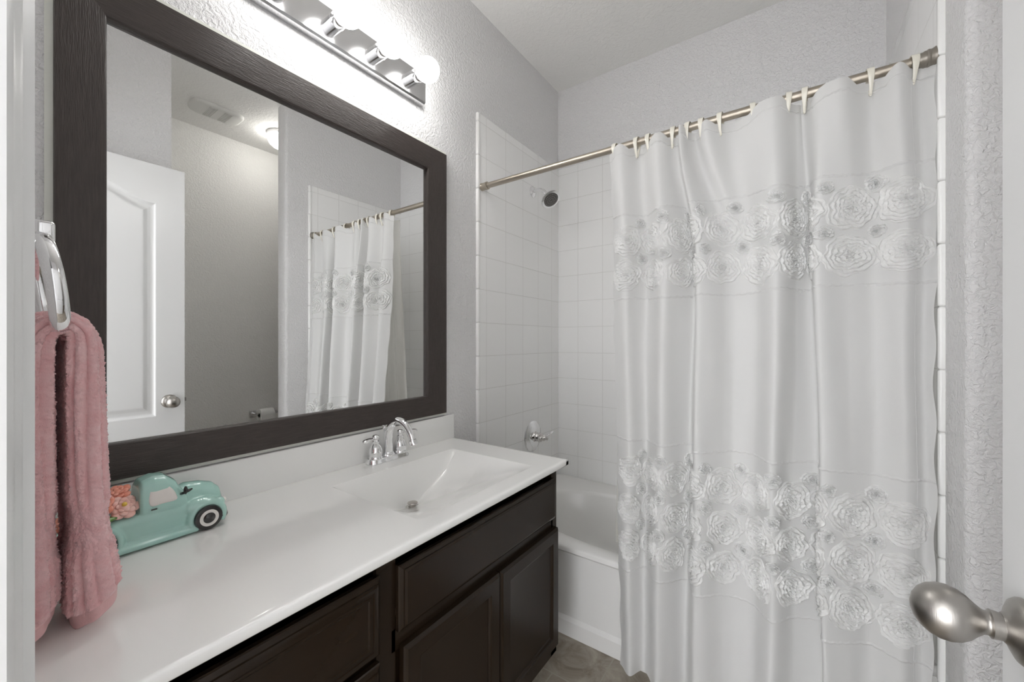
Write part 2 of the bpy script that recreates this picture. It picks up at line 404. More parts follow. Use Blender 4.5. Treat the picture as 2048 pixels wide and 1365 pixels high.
def front(name, y0, y1, z0, z1, kind, parent=cab):
    """slab with moulded edge; kind 'slab' = ogee-edged flat front, 'panel' = frame and recessed panel"""
    x0, x1 = .521, .541
    if kind == 'slab': st = [(0, 0), (0, .009), (.002, .0115), (.0085, .0155), (.0095, .0180), (.0135, .0200), (.0150, .0205)]
    elif kind == 'double': st = [(0, 0), (0, .009), (.002, .0115), (.009, .0155), (.010, .0185), (.015, .020), (.020, .0205), (.021, .0185), (.0255, .0185), (.0265, .020), (.030, .020), (.033, .0185), (.036, .0185)]
    else: st = [(0, 0), (0, .013), (.002, .0160), (.007, .020), (.040, .020), (.043, .018), (.046, .013), (.050, .012), (.052, .0115)]
    V = []; F = []
    for ins, d in st:
        x = x0 + d
        V += [(x, y0 + ins, z0 + ins), (x, y1 - ins, z0 + ins), (x, y1 - ins, z1 - ins), (x, y0 + ins, z1 - ins)]
    for i in range(len(st) - 1):
        for k in range(4): F.append([4 * i + k, 4 * i + (k + 1) % 4, 4 * i + 4 + (k + 1) % 4, 4 * i + 4 + k])
    n = 4 * (len(st) - 1); F.append([n, n + 1, n + 2, n + 3]); F.append([3, 2, 1, 0])
    return link(name, V, F, WOOD, parent, True, auto=18)
front('false_drawer_front', .539, 1.1945, .5645, .702, 'slab')
front('cabinet_door', .549, .878, .130, .530, 'panel'); front('cabinet_door', .882, 1.209, .130, .530, 'panel')
front('drawer', .064, .4935, .549, .704, 'double')
front('drawer', .064, .4935, .345, .533, 'double'); front('drawer', .064, .4935, .130, .329, 'double')

# counter with integral basin
ct = thing('vanity_countertop', 'glossy white counter with integral basin and backsplash on the dark cabinet', 'countertop', (.28, .63, CT - .02))
bx0, bx1, by0, by1, bd = .134, .500, .623, 1.112, .138
xs = np.unique(np.concatenate([np.linspace(.0, CXF - .006, 60), np.linspace(bx0 - .004, bx0 + .040, 50), np.linspace(bx0 + .04, bx1, 70), np.linspace(bx1 - .08, bx1 + .01, 20)]))
ysg = np.unique(np.concatenate([np.linspace(.0285, CYR - .006, 120), np.linspace(by0 - .006, by0 + .035, 40), np.linspace(by1 - .035, by1 + .006, 40), np.linspace(by0, by1, 90)]))
Xg, Yg = np.meshgrid(xs, ysg, indexing='ij')
yc = (by0 + by1) / 2; q = np.clip(np.abs(Yg - yc) / ((by1 - by0) / 2), 0, 1)
G = 1 - np.sqrt(q * q + .0025) ** (1.6 + 2.4 * np.clip((Xg - .165) / .12, 0, 1)); G = np.clip(G, 0, 1)
def hx(x):
    s = np.clip((x - bx0) / .026, 0, 1); up = 1 - (1 - s) ** 1.5
    t = np.clip((x - .160) / (bx1 - .160), 0, 1); dn = (1 - t) * .9 + (1 - t * t * (3 - 2 * t)) * .1
    return np.minimum(up, 1) * dn
Zg = CT - bd * G * hx(Xg)
Ptop = np.stack([Xg, Yg, Zg], -1)
# roll over the front and right edges
def edge_rows(P, axis):
    rows = [P]
    if axis == 0:
        base = P[-1:, :, :]
        for dx, dz in ((.003, -.0008), (.0052, -.0025), (.006, -.005), (.006, -.017), (.004, -.0195), (-.03, -.020)):
            r = base.copy(); r[..., 0] += dx; r[..., 2] = CT + dz; rows.append(r)
        return np.concatenate(rows, 0)
    base = P[:, -1:, :]; z = base[..., 2] - CT
    for dy, dz in ((.003, -.0008), (.0052, -.0025), (.006, -.005), (.006, -.017), (.004, -.0195), (-.01, -.020)):
        r = base.copy(); r[..., 1] += dy; r[..., 2] = np.minimum(CT + dz, base[..., 2]); rows.append(r)
    return np.concatenate(rows, 1)
Pf = edge_rows(Ptop, 1); Pf = edge_rows(Pf, 0)
V, Q = grid(Pf)
link('counter_slab', V, Q, COUNTER, ct, True, auto=60)
link('backsplash', *merge(box(.001, .018, .0285, CYR, CT - .001, .858, .003, 3)), COUNTER, ct, True, auto=40)
DRX, DRY = .192, yc
dz_ = CT - bd * float(hx(np.array([DRX]))[0])
dr = thing('basin_drain', 'raised chrome pop-up drain stopper at the bottom of the white basin', 'drain', (DRX, DRY, dz_))
link('drain_ring', *lathe([(0, -.003), (.012, -.003), (.0225, .0005), (.0225, .002), (.019, .003), (.0135, .002), (.012, -.002), (0, -.002)], (DRX, DRY, dz_), n=32), plain('drain chrome', (.62, .61, .59), .12, 1), dr, True, auto=45)
link('stopper', *lathe([(0, -.004), (.0105, -.002), (.0105, .011), (.0155, .012), (.0165, .0135), (.0155, .0155), (.010, .017), (0, .0175)], (DRX, DRY, dz_), n=32), plain('drain nickel', (.55, .52, .49), .2, 1), dr, True, auto=45)

# ------------------------------------------------------------------ faucet
FX, FY = .052, .880
fc = thing('basin_faucet', 'chrome two handle faucet with a curved spout behind the basin', 'faucet', (FX, FY, CT))
pl = roundrect(FX - .027, FX + .025, FY - .083, FY + .083, .025, 8)
pv = []; levels = [(1.0, 0), (1.0, .003), (.985, .006), (.93, .0085), (.92, .013), (.89, .016), (.82, .018), (.3, .0185)]
for s, h in levels: pv += [(FX + (a - FX) * s, FY + (b - FY) * (1 - (1 - s) * .35), CT + .0005 + h) for a, b in pl]
n = len(pl); F = []
for i in range(len(levels) - 1):
    for k in range(n): F.append([i * n + k, i * n + (k + 1) % n, (i + 1) * n + (k + 1) % n, (i + 1) * n + k])
F.append(list(range(n))[::-1]); F.append([(len(levels) - 1) * n + k for k in range(n)])
link('base_plate', pv, F, CHROME, fc, True, auto=40)
sp = crom([(FX, FY, CT + .010), (FX, FY, CT + .050), (FX + .004, FY, CT + .092), (FX + .022, FY, CT + .125), (FX + .055, FY, CT + .141), (FX + .090, FY, CT + .130), (FX + .114, FY, CT + .105), (FX + .126, FY, CT + .082)], 8)
m = len(sp); rr = [np.interp(i / (m - 1), [0, .12, .35, .6, .85, 1], [.0185, .0165, .0135, .012, .0115, .0115]) for i in range(m)]
s_ = link('spout', *tube([tuple(p) for p in sp], rr, 24), CHROME, fc, True, auto=60)
e = Vector(sp[-1]); dv = (Vector(sp[-1]) - Vector(sp[-3])).normalized()
link('aerator', *lathe([(.0115, -.004), (.0135, -.002), (.0135, .003), (.0125, .005), (.0125, .014), (.010, .0145), (0, .0145)], tuple(e), tuple(dv), 24), CHROME, s_, True, auto=40)
link('spout_collar', *lathe([(.0235, .0), (.0235, .004), (.020, .007), (.0185, .012)], (FX, FY, CT + .017), n=28), CHROME, s_, True, auto=40)
for s in (-1, 1):
    hy = FY + s * .051
    h = link('handle', *lathe([(.0225, 0), (.0225, .006), (.0205, .009), (.0215, .012), (.0225, .020), (.0215, .030), (.0175, .040), (.0130, .047), (.0105, .050), (.0125, .054), (.0125, .058), (.0090, .0605), (.0092, .064), (.0120, .068), (.0125, .073), (.0085, .078), (0, .080)], (FX, hy, CT + .016), n=28), CHROME, fc, True, auto=50)
    # fluted lever with a teardrop end
    a = Vector((FX, hy, CT + .016 + .067)); b = Vector((FX + .022, hy + s * .062, CT + .016 + .067))
    path = [a.lerp(b, t) + Vector((0, 0, .004 * math.sin(t * PI))) for t in np.linspace(0, 1, 14)]
    rad = [np.interp(t, [0, .15, .3, .6, .85, .95, 1], [.0078, .006, .0058, .0090, .0098, .0075, .002]) for t in np.linspace(0, 1, 14)]
    link('lever', *tube([tuple(p) for p in path], rad, 14, .62), CHROME, h, True, auto=60)
link('lift_rod', *merge(tube([(FX - .022, FY, CT + .016), (FX - .022, FY, CT + .108)], .0028, 10), lathe([(.003, 0), (.0055, .004), (.0062, .008), (.004, .011), (.003, .013), (.0075, .016), (.0078, .018), (0, .0195)], (FX - .022, FY, CT + .100), n=16)), CHROME, fc, True, auto=50)

# ------------------------------------------------------------------ mirror and its frame
mr = thing('framed_mirror', 'large wall mirror in a wide dark brown wood frame above the vanity', 'mirror', (0, .65, .86))
GX = .006
link('mirror_glass', *box(.0006, GX, .1085, 1.205, .8605, 1.955, .0008), [MIRROR], mr, False)
# mitred frame boards glued on the glass, each with its own grain
oY0, oY1, oZ0, oZ1 = .1200, 1.1955, .871, 1.9395
iY0, iY1, iZ0, iZ1 = .1945, 1.0915, .950, 1.8475
def board(pts_out, pts_in, mat):
    """pts: two outer and two inner corners (y,z)"""
    (a, b), (c, d) = pts_out, pts_in      # a-b outer edge, d-c inner edge (a next to d)
    st = [(0, GX + .0002), (0, .019), (.012, .0215), (.92, .0215), (.96, .0205), (.985, .0185), (1, .0125), (1, GX + .0002)]
    A, B, C_, D_ = [Vector((0, *p)) for p in (a, b, c, d)]
    V = []
    for t, x in st:
        p = A.lerp(D_, t); q_ = B.lerp(C_, t); V += [(x, p.y, p.z), (x, q_.y, q_.z)]
    F = [[2 * i, 2 * i + 1, 2 * i + 3, 2 * i + 2] for i in range(len(st) - 1)]
    F.append([2 * i for i in range(len(st))]); F.append([2 * i + 1 for i in range(len(st))][::-1])
    return link('frame_board', V, F, mat, mr, True, auto=20)
g = .0003
board(((oY0, oZ1), (oY1, oZ1)), ((iY1, iZ1), (iY0, iZ1)), FRAMEW_H)
board(((oY1, oZ0), (oY0, oZ0)), ((iY0, iZ0), (iY1, iZ0)), FRAMEW_H)
board(((oY0, oZ0), (oY0, oZ1)), ((iY0, iZ1), (iY0, iZ0)), FRAMEW_V)
board(((oY1, oZ1), (oY1, oZ0)), ((iY1, iZ0), (iY1, iZ1)), FRAMEW_V)
link('glass_border', *merge(box(GX, GX + .0012, .1085, oY0, .8605, 1.955), box(GX, GX + .0012, oY1, 1.205, .8605, 1.955), box(GX, GX + .0012, oY0, oY1, oZ1, 1.955), box(GX, GX + .0012, oY0, oY1, .8605, oZ0)), GLASSEDGE, mr, False)

# ------------------------------------------------------------------ vanity light bar and bulbs
BY = [.532, .690, .846, 1.003]; BZ = 2.148
lb = thing('vanity_light_bar', 'polished chrome light bar with four bulb sockets above the mirror', 'light fixture', (0, .765, 2.085))
link('bar_plate', *prism([(.0005, 2.0865), (.024, 2.0865), (.030, 2.0925), (.030, 2.194), (.024, 2.200), (.0005, 2.200)], .462, 1.071, 'Y'), CHROME2, lb, False)
for y in BY:
    link('socket', *lathe([(.0245, 0), (.0245, .022), (.0252, .0225), (.0252, .0245), (.0245, .025), (.0245, .043), (.0225, .046), (.0155, .047)], (.030, y, BZ), (1, 0, 0), 28), CHROME, lb, True, auto=40)
btxt = ['leftmost of the glowing round bulbs, only its base at the top edge of the photo', 'second glowing round bulb from the left, cut by the top edge', 'third glowing round bulb from the left on the chrome bar', 'rightmost glowing round bulb, lowest and smallest in the photo']
bm0 = lathe([(.013, 0), (.0135, .008), (.0165, .014)] + [(.0425 * math.cos(a), .050 + .0425 * math.sin(a)) for a in np.linspace(-.95, PI / 2, 13)], (0, 0, 0), (1, 0, 0), 26)
b0 = None
for i, y in enumerate(BY):
    if b0 is None: b0 = o = link('light_bulb', *bm0, BULBM, None, True)
    else: o = b0.copy(); COL.objects.link(o)
    o.location = (.066, y, BZ); tag(o, btxt[i], 'light bulb', 'bulbs on the vanity light bar')

# ------------------------------------------------------------------ toilet room: dome lamp, vent, paper roll
dl = thing('ceiling_dome_light', 'small lit dome ceiling light in the toilet room, seen in the mirror', 'ceiling light', (1.94, 1.43, ZC))
link('lamp_base', *lathe([(0, 0), (.085, 0), (.088, .012), (.083, .022), (.078, .026), (.0, .026)], (1.94, 1.43, ZC - .0005), (0, 0, -1), 36), TRIMW, dl, True, auto=40)
link('lamp_shade', *lathe([(.076, .024), (.082, .034), (.080, .055), (.068, .080), (.046, .100), (.022, .110), (0, .112)], (1.94, 1.43, ZC), (0, 0, -1), 30), DOMEM, dl, True)
vt = thing('exhaust_vent', 'white rounded exhaust vent cover on the toilet room ceiling, seen in the mirror', 'vent', (1.975, 1.04, ZC))
rr_ = roundrect(1.885, 2.068, .897, 1.187, .055, 8); n = len(rr_); V = []; F = []
for s, h in ((1, 0), (1, .010), (.975, .017), (.90, .022), (.5, .024), (.01, .0245)):
    V += [(1.9765 + (a - 1.9765) * s, 1.042 + (b - 1.042) * s, ZC - h) for a, b in rr_]
for i in range(5):
    for k in range(n): F.append([i * n + k, (i + 1) * n + k, (i + 1) * n + (k + 1) % n, i * n + (k + 1) % n])
link('vent_cover', V, F, VENTW, vt, True, auto=40)
for s in (0, 1):
    yy = .985 + s * .085
    link('grille', *merge(*[box(1.905, 2.048, yy + k * .0075, yy + k * .0075 + .004, ZC - .0262, ZC - .0235) for k in range(6)]), VENTD, vt, False)
tp = thing('paper_holder', 'chrome toilet paper holder on the toilet room wall, seen in the mirror', 'paper holder', (XA, 1.45, .60))
HZ = .595
link('bracket', *merge(box(XA - .012, XA - .0005, 1.368, 1.418, HZ - .025, HZ + .025, .004), lathe([(.012, 0), (.009, .02), (.010, .05), (.012, .062)], (XA - .010, 1.393, HZ), (-1, 0, 0), 16)), CHROME, tp, True, auto=40)
link('bracket', *merge(box(XA - .012, XA - .0005, 1.525, 1.560, HZ - .025, HZ + .025, .004), lathe([(.012, 0), (.009, .02), (.010, .05), (.012, .062)], (XA - .010, 1.543, HZ), (-1, 0, 0), 16)), CHROME, tp, True, auto=40)
link('roller', *tube([(XA - .062, 1.393, HZ), (XA - .062, 1.543, HZ)], .008, 12), CHROME, tp, True, auto=40)
roll = lathe([(.020, .0), (.046, .0), (.048, .002), (.048, .098), (.046, .100), (.020, .100), (.020, 0)], (XA - .062, 1.418, HZ - .012), (0, 1, 0), 36)
tail = grid(np.array([[(XA - .062 - .0485 + .001 * math.sin(t * 3), 1.419 + .098 * j / 8, HZ - .012 - .055 * t + .004 * t * math.sin(j)) for j in range(9)] for t in np.linspace(0, 1, 8)]))
tag(link('toilet_paper_roll', *merge(roll, (tail[0].tolist(), tail[1].tolist())), PAPER, None, True, (0, 0, 0), 40), 'white toilet paper roll on the chrome holder, seen low in the mirror', 'toilet paper')

# ------------------------------------------------------------------ bathtub
TY0, TY1, TX0, TX1, TZ = 1.418, YB - .010, .010, XR - .010, .352
nu, rings = 120, []
cx, cy = (TX0 + TX1) / 2, 1.780
def sup(a, b, ex, t): return (cx + a * np.sign(np.cos(t)) * np.abs(np.cos(t)) ** (2 / ex), cy + b * np.sign(np.sin(t)) * np.abs(np.sin(t)) ** (2 / ex))
t = np.linspace(0, 2 * PI, nu, endpoint=False)
def rectring(x0, x1, y0, y1):
    """point on the rectangle in the direction of the matching rim point"""
    sx, sy = sup(.66, .285, 2.6, t); dx, dy = sx - cx, sy - cy
    k = np.minimum(np.where(dx > 0, (x1 - cx), (cx - x0)) / np.maximum(np.abs(dx), 1e-6), np.where(dy > 0, (y1 - cy), (cy - y0)) / np.maximum(np.abs(dy), 1e-6))
    return cx + dx * k, cy + dy * k
for (x0, x1, y0, y1, z) in ((TX0, TX1, TY0 + .012, TY1, TZ - .03), (TX0, TX1, TY0, TY1, TZ - .018), (TX0, TX1, TY0 + .001, TY1, TZ - .008), (TX0, TX1, TY0 + .008, TY1, TZ)):
    X_, Y_ = rectring(x0, x1, y0, y1); rings.append(np.stack([X_, Y_, np.full(nu, z)], -1))
for a, b, z in ((.672, .294, TZ - .001), (.662, .285, TZ - .006), (.652, .276, TZ - .020), (.625, .262, TZ - .14), (.585, .240, TZ - .25), (.54, .21, TZ - .295), (.40, .14, TZ - .31), (.02, .01, TZ - .312)):
    X_, Y_ = sup(a, b, 2.6, t); rings.append(np.stack([X_, Y_, np.full(nu, z)], -1))
V, Q = grid(np.array(rings), cv=True)
tub = thing('bathtub', 'white alcove bathtub behind the shower curtain beside the vanity', 'bathtub', (cx, cy, 0))
link('tub_basin', V, Q, TUBW, tub, True, auto=50)
link('tub_apron', *prism([(TY0 + .0005, 0), (TY0 + .0005, .058), (TY0 + .008, .066), (TY0 + .012, .072), (TY0 + .012, TZ - .025), (TY0 + .05, TZ - .025), (TY0 + .05, 0)], TX0, TX1, 'X'), TUBW, tub, True, auto=25)

# ------------------------------------------------------------------ shower fittings
sh = thing('shower_head', 'chrome shower head on a bent arm high on the tiled wall', 'shower head', (.009, 1.876, 1.995))
link('flange', *lathe([(0, 0), (.030, 0), (.030, .003), (.022, .010), (.012, .013), (0, .014)], (.0092, 1.876, 1.995), (1, 0, 0), 28), CHROME, sh, True, auto=40)
ap = crom([(.012, 1.876, 1.995), (.050, 1.874, 1.997), (.080, 1.870, 1.985), (.105, 1.866, 1.962)], 8)
link('arm', *tube([tuple(p) for p in ap], .0105, 16), CHROME, sh, True, auto=60)
hd = Vector((.62, -.20, -.76)).normalized(); hb = Vector((.105, 1.866, 1.962))
hdo = link('head_shell', *lathe([(.013, -.004), (.014, .012), (.018, .020), (.030, .030), (.046, .040), (.053, .048), (.054, .053), (.050, .055), (.0, .0555)], tuple(hb), tuple(hd), 36), CHROME, sh, True, auto=40)
link('spray_face', *lathe([(0, .0555), (.040, .0555), (.0405, .0585), (.030, .060), (.0285, .0585), (.0265, .060), (.0, .060)], tuple(hb), tuple(hd), 36), FACE, sh, True, auto=30)
nz_ = []
ao = hd.orthogonal().normalized(); bo = hd.cross(ao)
for rr0, kk in ((.034, 22), (.022, 14), (.011, 7)):
    for k in range(kk):
        c = hb + hd * .0600 + ao * (rr0 * math.cos(2 * PI * k / kk)) + bo * (rr0 * math.sin(2 * PI * k / kk)); nz_.append(sphere(tuple(c), .0016, 6, 4))
link('nozzles', *merge(*nz_), CHROME, hdo, True)
sv = thing('shower_valve', 'chrome shower valve with round plate and lever low on the tiled wall', 'shower valve', (.009, 1.876, .640))
link('escutcheon', *lathe([(0, 0), (.082, 0), (.084, .003), (.078, .007), (.070, .008), (.060, .013), (.040, .017), (.034, .018), (0, .018)], (.0092, 1.876, .640), (1, 0, 0), 44), CHROME, sv, True, auto=30)
hs = link('handle_hub', *lathe([(.030, .016), (.026, .022), (.024, .040), (.025, .043), (.025, .056), (.021, .060), (.016, .068), (.017, .074), (.012, .080), (.009, .090), (.010, .096), (0, .100)], (.0092, 1.876, .640), (1, 0, 0), 32), plain('valve nickel', (.70, .68, .66), .14, 1), sv, True, auto=35)
pth = [(.085, 1.876, .640), (.092, 1.886, .648), (.098, 1.905, .657), (.102, 1.925, .664), (.104, 1.942, .668)]
link('lever', *tube(pth, [.006, .0055, .007, .0075, .003], 14, .7), CHROME, hs, True, auto=60)

# ------------------------------------------------------------------ shower rod, hooks
RY, RZ = 1.437, 1.884
rod = thing('shower_rod', 'brushed nickel shower curtain rod spanning between the two tiled walls', 'curtain rod', (.75, RY, RZ))
link('pole', *tube([(.012, RY, RZ), (.9, RY, RZ), (XR - .012, RY, RZ)], .0128, 24), RODM, rod, True, auto=60)
link('end_cap', *lathe([(0, 0), (.0175, 0), (.0175, .004), (.0165, .006), (.0165, .024), (.0175, .026), (.0175, .036), (.0135, .038)], (.0095, RY, RZ), (1, 0, 0), 28), RODM, rod, True, auto=40)
link('end_cap', *lathe([(0, 0), (.0235, 0), (.0240, .004), (.0215, .008), (.0200, .012), (.0215, .014), (.0215, .017), (.0195, .019), (.0195, .023), (.0175, .026), (.0165, .046), (.0135, .047)], (XR - .0095, RY, RZ), (-1, 0, 0), 28), RODDK, rod, True, auto=40)
hook_x = [.6539, .7342, .775, .8578, .9058, .9474, 1.0034, 1.0918, 1.1831, 1.2224, 1.3636, 1.4480]
lab = ['ivory curtain hook at the left end of the curtain, nearest the vanity', 'second ivory hook from the left end of the curtain', 'third ivory hook from the left, close beside the second', 'fourth ivory hook from the left, mostly hidden behind a raised fold',
       'fifth ivory hook from the left on the rod', 'sixth ivory hook from the left, half hidden behind a fold', 'seventh ivory hook from the left on the rod', 'eighth ivory hook from the left, before the tall middle fold',
       'ninth ivory hook from the left, just right of the tall middle fold', 'tenth ivory hook, the right one of the close pair in the middle of the rod', 'second ivory hook from the right end of the rod', 'ivory hook at the right end, against the dark rod cap']
def hook_mesh():
    pts = []
    cen = [(0, .0215), (-.0125, .0175), (-.0185, .004), (-.0175, -.012), (-.0130, -.028), (-.0075, -.041), (-.001, -.049), (.004, -.045), (.0075, -.034), (.013, -.018), (.0175, -.002), (.0165, .012), (.0105, .0195)]
    c = crom(cen, 5, closed=True); n = len(c); V = []; F = []
    for i in range(n):
        tt = c[(i + 1) % n] - c[i - 1]; tt /= np.linalg.norm(tt); nn = np.array([-tt[1], tt[0]])
        w = .0080 * np.interp(c[i][1], [-.049, -.03, 0, .02], [.38, .5, .85, 1.0]); th = .0016
        for du, dn in ((-w, -th * .6), (-w * .8, -th), (w * .8, -th), (w, -th * .6), (w, th * .6), (w * .8, th), (-w * .8, th), (-w, th * .6)):
            p = c[i] + nn * dn; V.append((du, p[0], p[1]))
    for i in range(n):
        j = (i + 1) % n
        for k in range(8): F.append([i * 8 + k, i * 8 + (k + 1) % 8, j * 8 + (k + 1) % 8, j * 8 + k])
    return merge((V, F), sphere((0, -.005, -.051), .0028, 10, 6))
h0 = None
for i, x in enumerate(hook_x):
    if h0 is None: h0 = o = link('curtain_hook', *hook_mesh(), HOOKM, None, True, auto=50)
    else: o = h0.copy(); COL.objects.link(o)
    o.location = (x, RY, RZ - .005); o.rotation_euler = (0, random.uniform(-.05, .05), random.uniform(-.12, .12))
    tag(o, lab[i], 'curtain hook', 'curtain hooks on the shower rod')

# ------------------------------------------------------------------ shower curtain
# fold crests and valleys: photo columns at four heights, depth offset toward the tub (+)
lv = [1.872, 1.45, .80, .05]
folds = [  # (columns), (offsets)
 ((1221, 1226, 1233, 1240), (.000, .004, .004, .004)),
 ((1246, 1256, 1261, 1262), (-.022, -.024, -.022, -.022)),
 ((1280, 1292, 1289, 1284), (.012, .020, .022, .022)),
 ((1318, 1334, 1326, 1318), (-.024, -.028, -.032, -.032)),
 ((1352, 1386, 1376, 1364), (.010, .030, .032, .032)),
 ((1362, 1398, 1396, 1392), (-.026, -.030, -.034, -.034)),
 ((1388, 1450, 1448, 1446), (.012, .010, .010, .006)),
 ((1412, 1478, 1474, 1474), (-.020, .018, .020, .018)),
 ((1462, 1512, 1508, 1508), (.010, .008, .014, .012)),
 ((1540, 1556, 1546, 1540), (-.030, -.032, -.034, -.036)),
 ((1592, 1596, 1588, 1586), (.010, .012, .012, .010)),
 ((1606, 1624, 1640, 1650), (.018, .030, .034, .034)),
 ((1640, 1630, 1640, 1646), (-.018, -.028, -.034, -.036)),
 ((1690, 1700, 1700, 1690), (-.024, -.006, -.012, -.016)),
 ((1744, 1752, 1750, 1740), (.008, .006, .004, .000)),
 ((1796, 1806, 1806, 1800), (-.022, -.016, -.018, -.020)),
 ((1840, 1846, 1846, 1840), (.006, .002, .002, .002)),
 ((1873, 1872, 1868, 1862), (-.004, -.006, -.008, -.008)),
]
ybase = [1.434, 1.432, 1.394, 1.350]
NS = 620
tabs = []
for k, z in enumerate(lv):
    pts = []
    for us, of in folds:
        y = ybase[k] + of[k] * (1.3, 1.35, 1.3, 1.2)[k]; pts.append((X_at(us[k], ybase[k] + .3 * of[k]), y))
    tabs.append(crom(pts, 60))
tabs = np.array(tabs)                                   # (4, n, 2)
# smooth interpolation over height on a table
NZ = 240
zt = np.linspace(1.866, .042, NZ)
def interp_level(z):
    lz = np.array(lv[::-1]); T_ = tabs[::-1]
    z = np.clip(z, lz[0], lz[-1]); i = np.clip(np.searchsorted(lz, z) - 1, 0, 2); t = (z - lz[i]) / (lz[i + 1] - lz[i])
    t = t * t * (3 - 2 * t) if i == 2 else t
    return T_[i] * (1 - t) + T_[i + 1] * t
tab = np.array([interp_level(z) for z in zt])           # (NZ, n, 2)
# reparametrise by mean arc length so that cloth columns keep their width
ref = tabs[1] * .5 + tabs[2] * .5
L = np.concatenate([[0], np.cumsum(np.linalg.norm(np.diff(ref, axis=0), axis=1))]); CW = L[-1]
sg = np.linspace(0, CW, NS); idx = np.interp(sg, L, np.arange(len(L)))
i0 = np.clip(idx.astype(int), 0, len(L) - 2); fr = (idx - i0)[None, :, None]
tab = tab[:, i0] * (1 - fr) + tab[:, i0 + 1] * fr
S3 = np.zeros((NZ, NS, 3)); S3[..., 0] = tab[..., 0]; S3[..., 1] = tab[..., 1]; S3[..., 2] = zt[:, None]
# gentle cloth life: fine ripples, drooping top hem between hooks
sx = sg[None, :]; zz = zt[:, None]
S3[..., 1] += .0016 * np.sin(sx * 34 + 2.0 * np.sin(zz * 3.1)) * np.clip((1.9 - zz) * 1.2, 0, 1) + .0012 * np.sin(sx * 71 + zz * 5)
S3[..., 0] += .0020 * np.sin(zz * 9 + sx * 6)
S3[..., 0] += np.clip((sx - (CW - .02)) / .02, 0, 1) * .003 * np.sin(zz * 34)     # wavy free edge
S3[..., 0] -= np.clip((.02 - sx) / .02, 0, 1) * .0025 * np.sin(zz * 38)
hs_ = np.interp(hook_x, S3[8, :, 0], sg) if True else None
top_w = np.clip((zz - 1.70) / .166, 0, 1)
dist = np.min(np.abs(S3[:1, :, 0][..., None] - np.array(hook_x)[None, None, :]), -1)
S3[..., 2] -= top_w ** 2 * np.clip(dist - .006, 0, .03) * .12
fold_up = np.clip((ybase[0] - .010 - S3[:1, :, 1]), 0, .018) * 2.0      # forward folds stand a little proud
S3[..., 2] += top_w ** 2 * fold_up * .55
dS = np.gradient(S3, axis=1); dZ = np.gradient(S3, axis=0)
N3 = np.cross(dZ, dS); N3 /= np.linalg.norm(N3, axis=-1, keepdims=True) + 1e-12
if N3[100, 300, 1] > 0: N3 = -N3
sgn = np.sign((N3[..., 1:2] * -1).mean())
def surf(s, z, h):
    """point on the cloth at arc length s and height z, lifted by h along its normal"""
    fs = np.clip(np.interp(s, sg, np.arange(NS)), 0, NS - 1.001); fz = np.clip((1.866 - z) / (1.866 - .042) * (NZ - 1), 0, NZ - 1.001)
    a = fs.astype(int); b = fz.astype(int); u = (fs - a)[..., None]; v = (fz - b)[..., None]
    def bl(T_): return (T_[b, a] * (1 - u) + T_[b, a + 1] * u) * (1 - v) + (T_[b + 1, a] * (1 - u) + T_[b + 1, a + 1] * u) * v
    nn = bl(N3); nn /= np.linalg.norm(nn, axis=-1, keepdims=True) + 1e-9
    return bl(S3) + nn * h[..., None]
cur = thing('shower_curtain', 'white fabric shower curtain with two bands of ruffled rosettes hanging from the rod', 'shower curtain', (1.06, 1.40, .04))
V, Q = grid(S3)
link('curtain_cloth', V, Q, CLOTH, cur, True)
def rosette(s0, z0, R, name, rings, seg, pitch, amp):
    r = np.linspace(0, 1, rings)[:, None]; th = np.linspace(0, 2 * PI, seg, endpoint=False)[None, :]
    ph = rng.uniform(0, 2 * PI, 12); sq = rng.uniform(.86, 1.0); rot = rng.uniform(0, PI)
    Rt = R * (1 + .045 * np.sin(3 * th + ph[0]) + .035 * np.sin(5 * th + ph[1]) + .03 * np.sin(9 * th + ph[2]))
    wob = .55 * np.sin(2 * th + ph[3] + r * 4) + .35 * np.sin(5 * th + ph[4] - r * 7) + .14 * np.sin(11 * th + ph[5] + r * 9)
    phase = r * R / pitch + th / (2 * PI) + wob * .45
    fz = phase - np.floor(phase)
    ridge = np.where(fz < .72, (fz / .72) ** 1.6, 1 - (fz - .72) / .28)
    lay = np.floor(phase)
    flut = .5 + .5 * np.sin(th * 13 + lay * 2.4 + ph[7]) * np.sin(th * 5 + lay * 1.7 + ph[8])
    h = amp * (.35 * (1 - r ** 3) + ridge * (.55 + .55 * flut))
    h = h + amp * .16 * np.sin(th * 29 + lay * 5 + ph[10]) * np.sin(r * 40 + th * 3 + ph[11])
    h = h * np.clip((1 - r) / .04, 0, 1) + .0003 - .0006 * (r >= 1)
    rad = r * Rt
    ds = rad * np.cos(th) + .0012 * np.sin(th * 13 + lay * 3 + ph[9]); dz = rad * np.sin(th) * sq
    s = s0 + ds; z = z0 + dz
    s = np.clip(s, .001, CW - .001)
    P = surf(s + 0 * z, z + 0 * s, h)
    V, Q = grid(P, cv=True)
    return link(name, V, Q, SATIN, cur, True)
pitchc = .118; ncol = int(CW / pitchc)
off = (CW - (ncol - 1) * pitchc) / 2
for c in range(ncol):
    s = CW - off - c * pitchc
    for z in (1.528, 1.400): rosette(s + rng.uniform(-.006, .006), z + rng.uniform(-.004, .004), rng.uniform(.058, .065), 'large_rosette', 60, 120, .0112, .0068)
    for z in (.715, .590, .470): rosette(s + rng.uniform(-.006, .006), z + rng.uniform(-.004, .004), rng.uniform(.056, .063), 'large_rosette', 60, 120, .0112, .0072)
for c in range(ncol - 1):
    s = CW - off - (c + .5) * pitchc
    for z in (1.590, 1.464): rosette(s, z, rng.uniform(.020, .026), 'small_rosette', 24, 64, .0066, .0068)
    for z in (.770, .652, .530): rosette(s, z, rng.uniform(.020, .026), 'small_rosette', 24, 64, .0066, .0070)
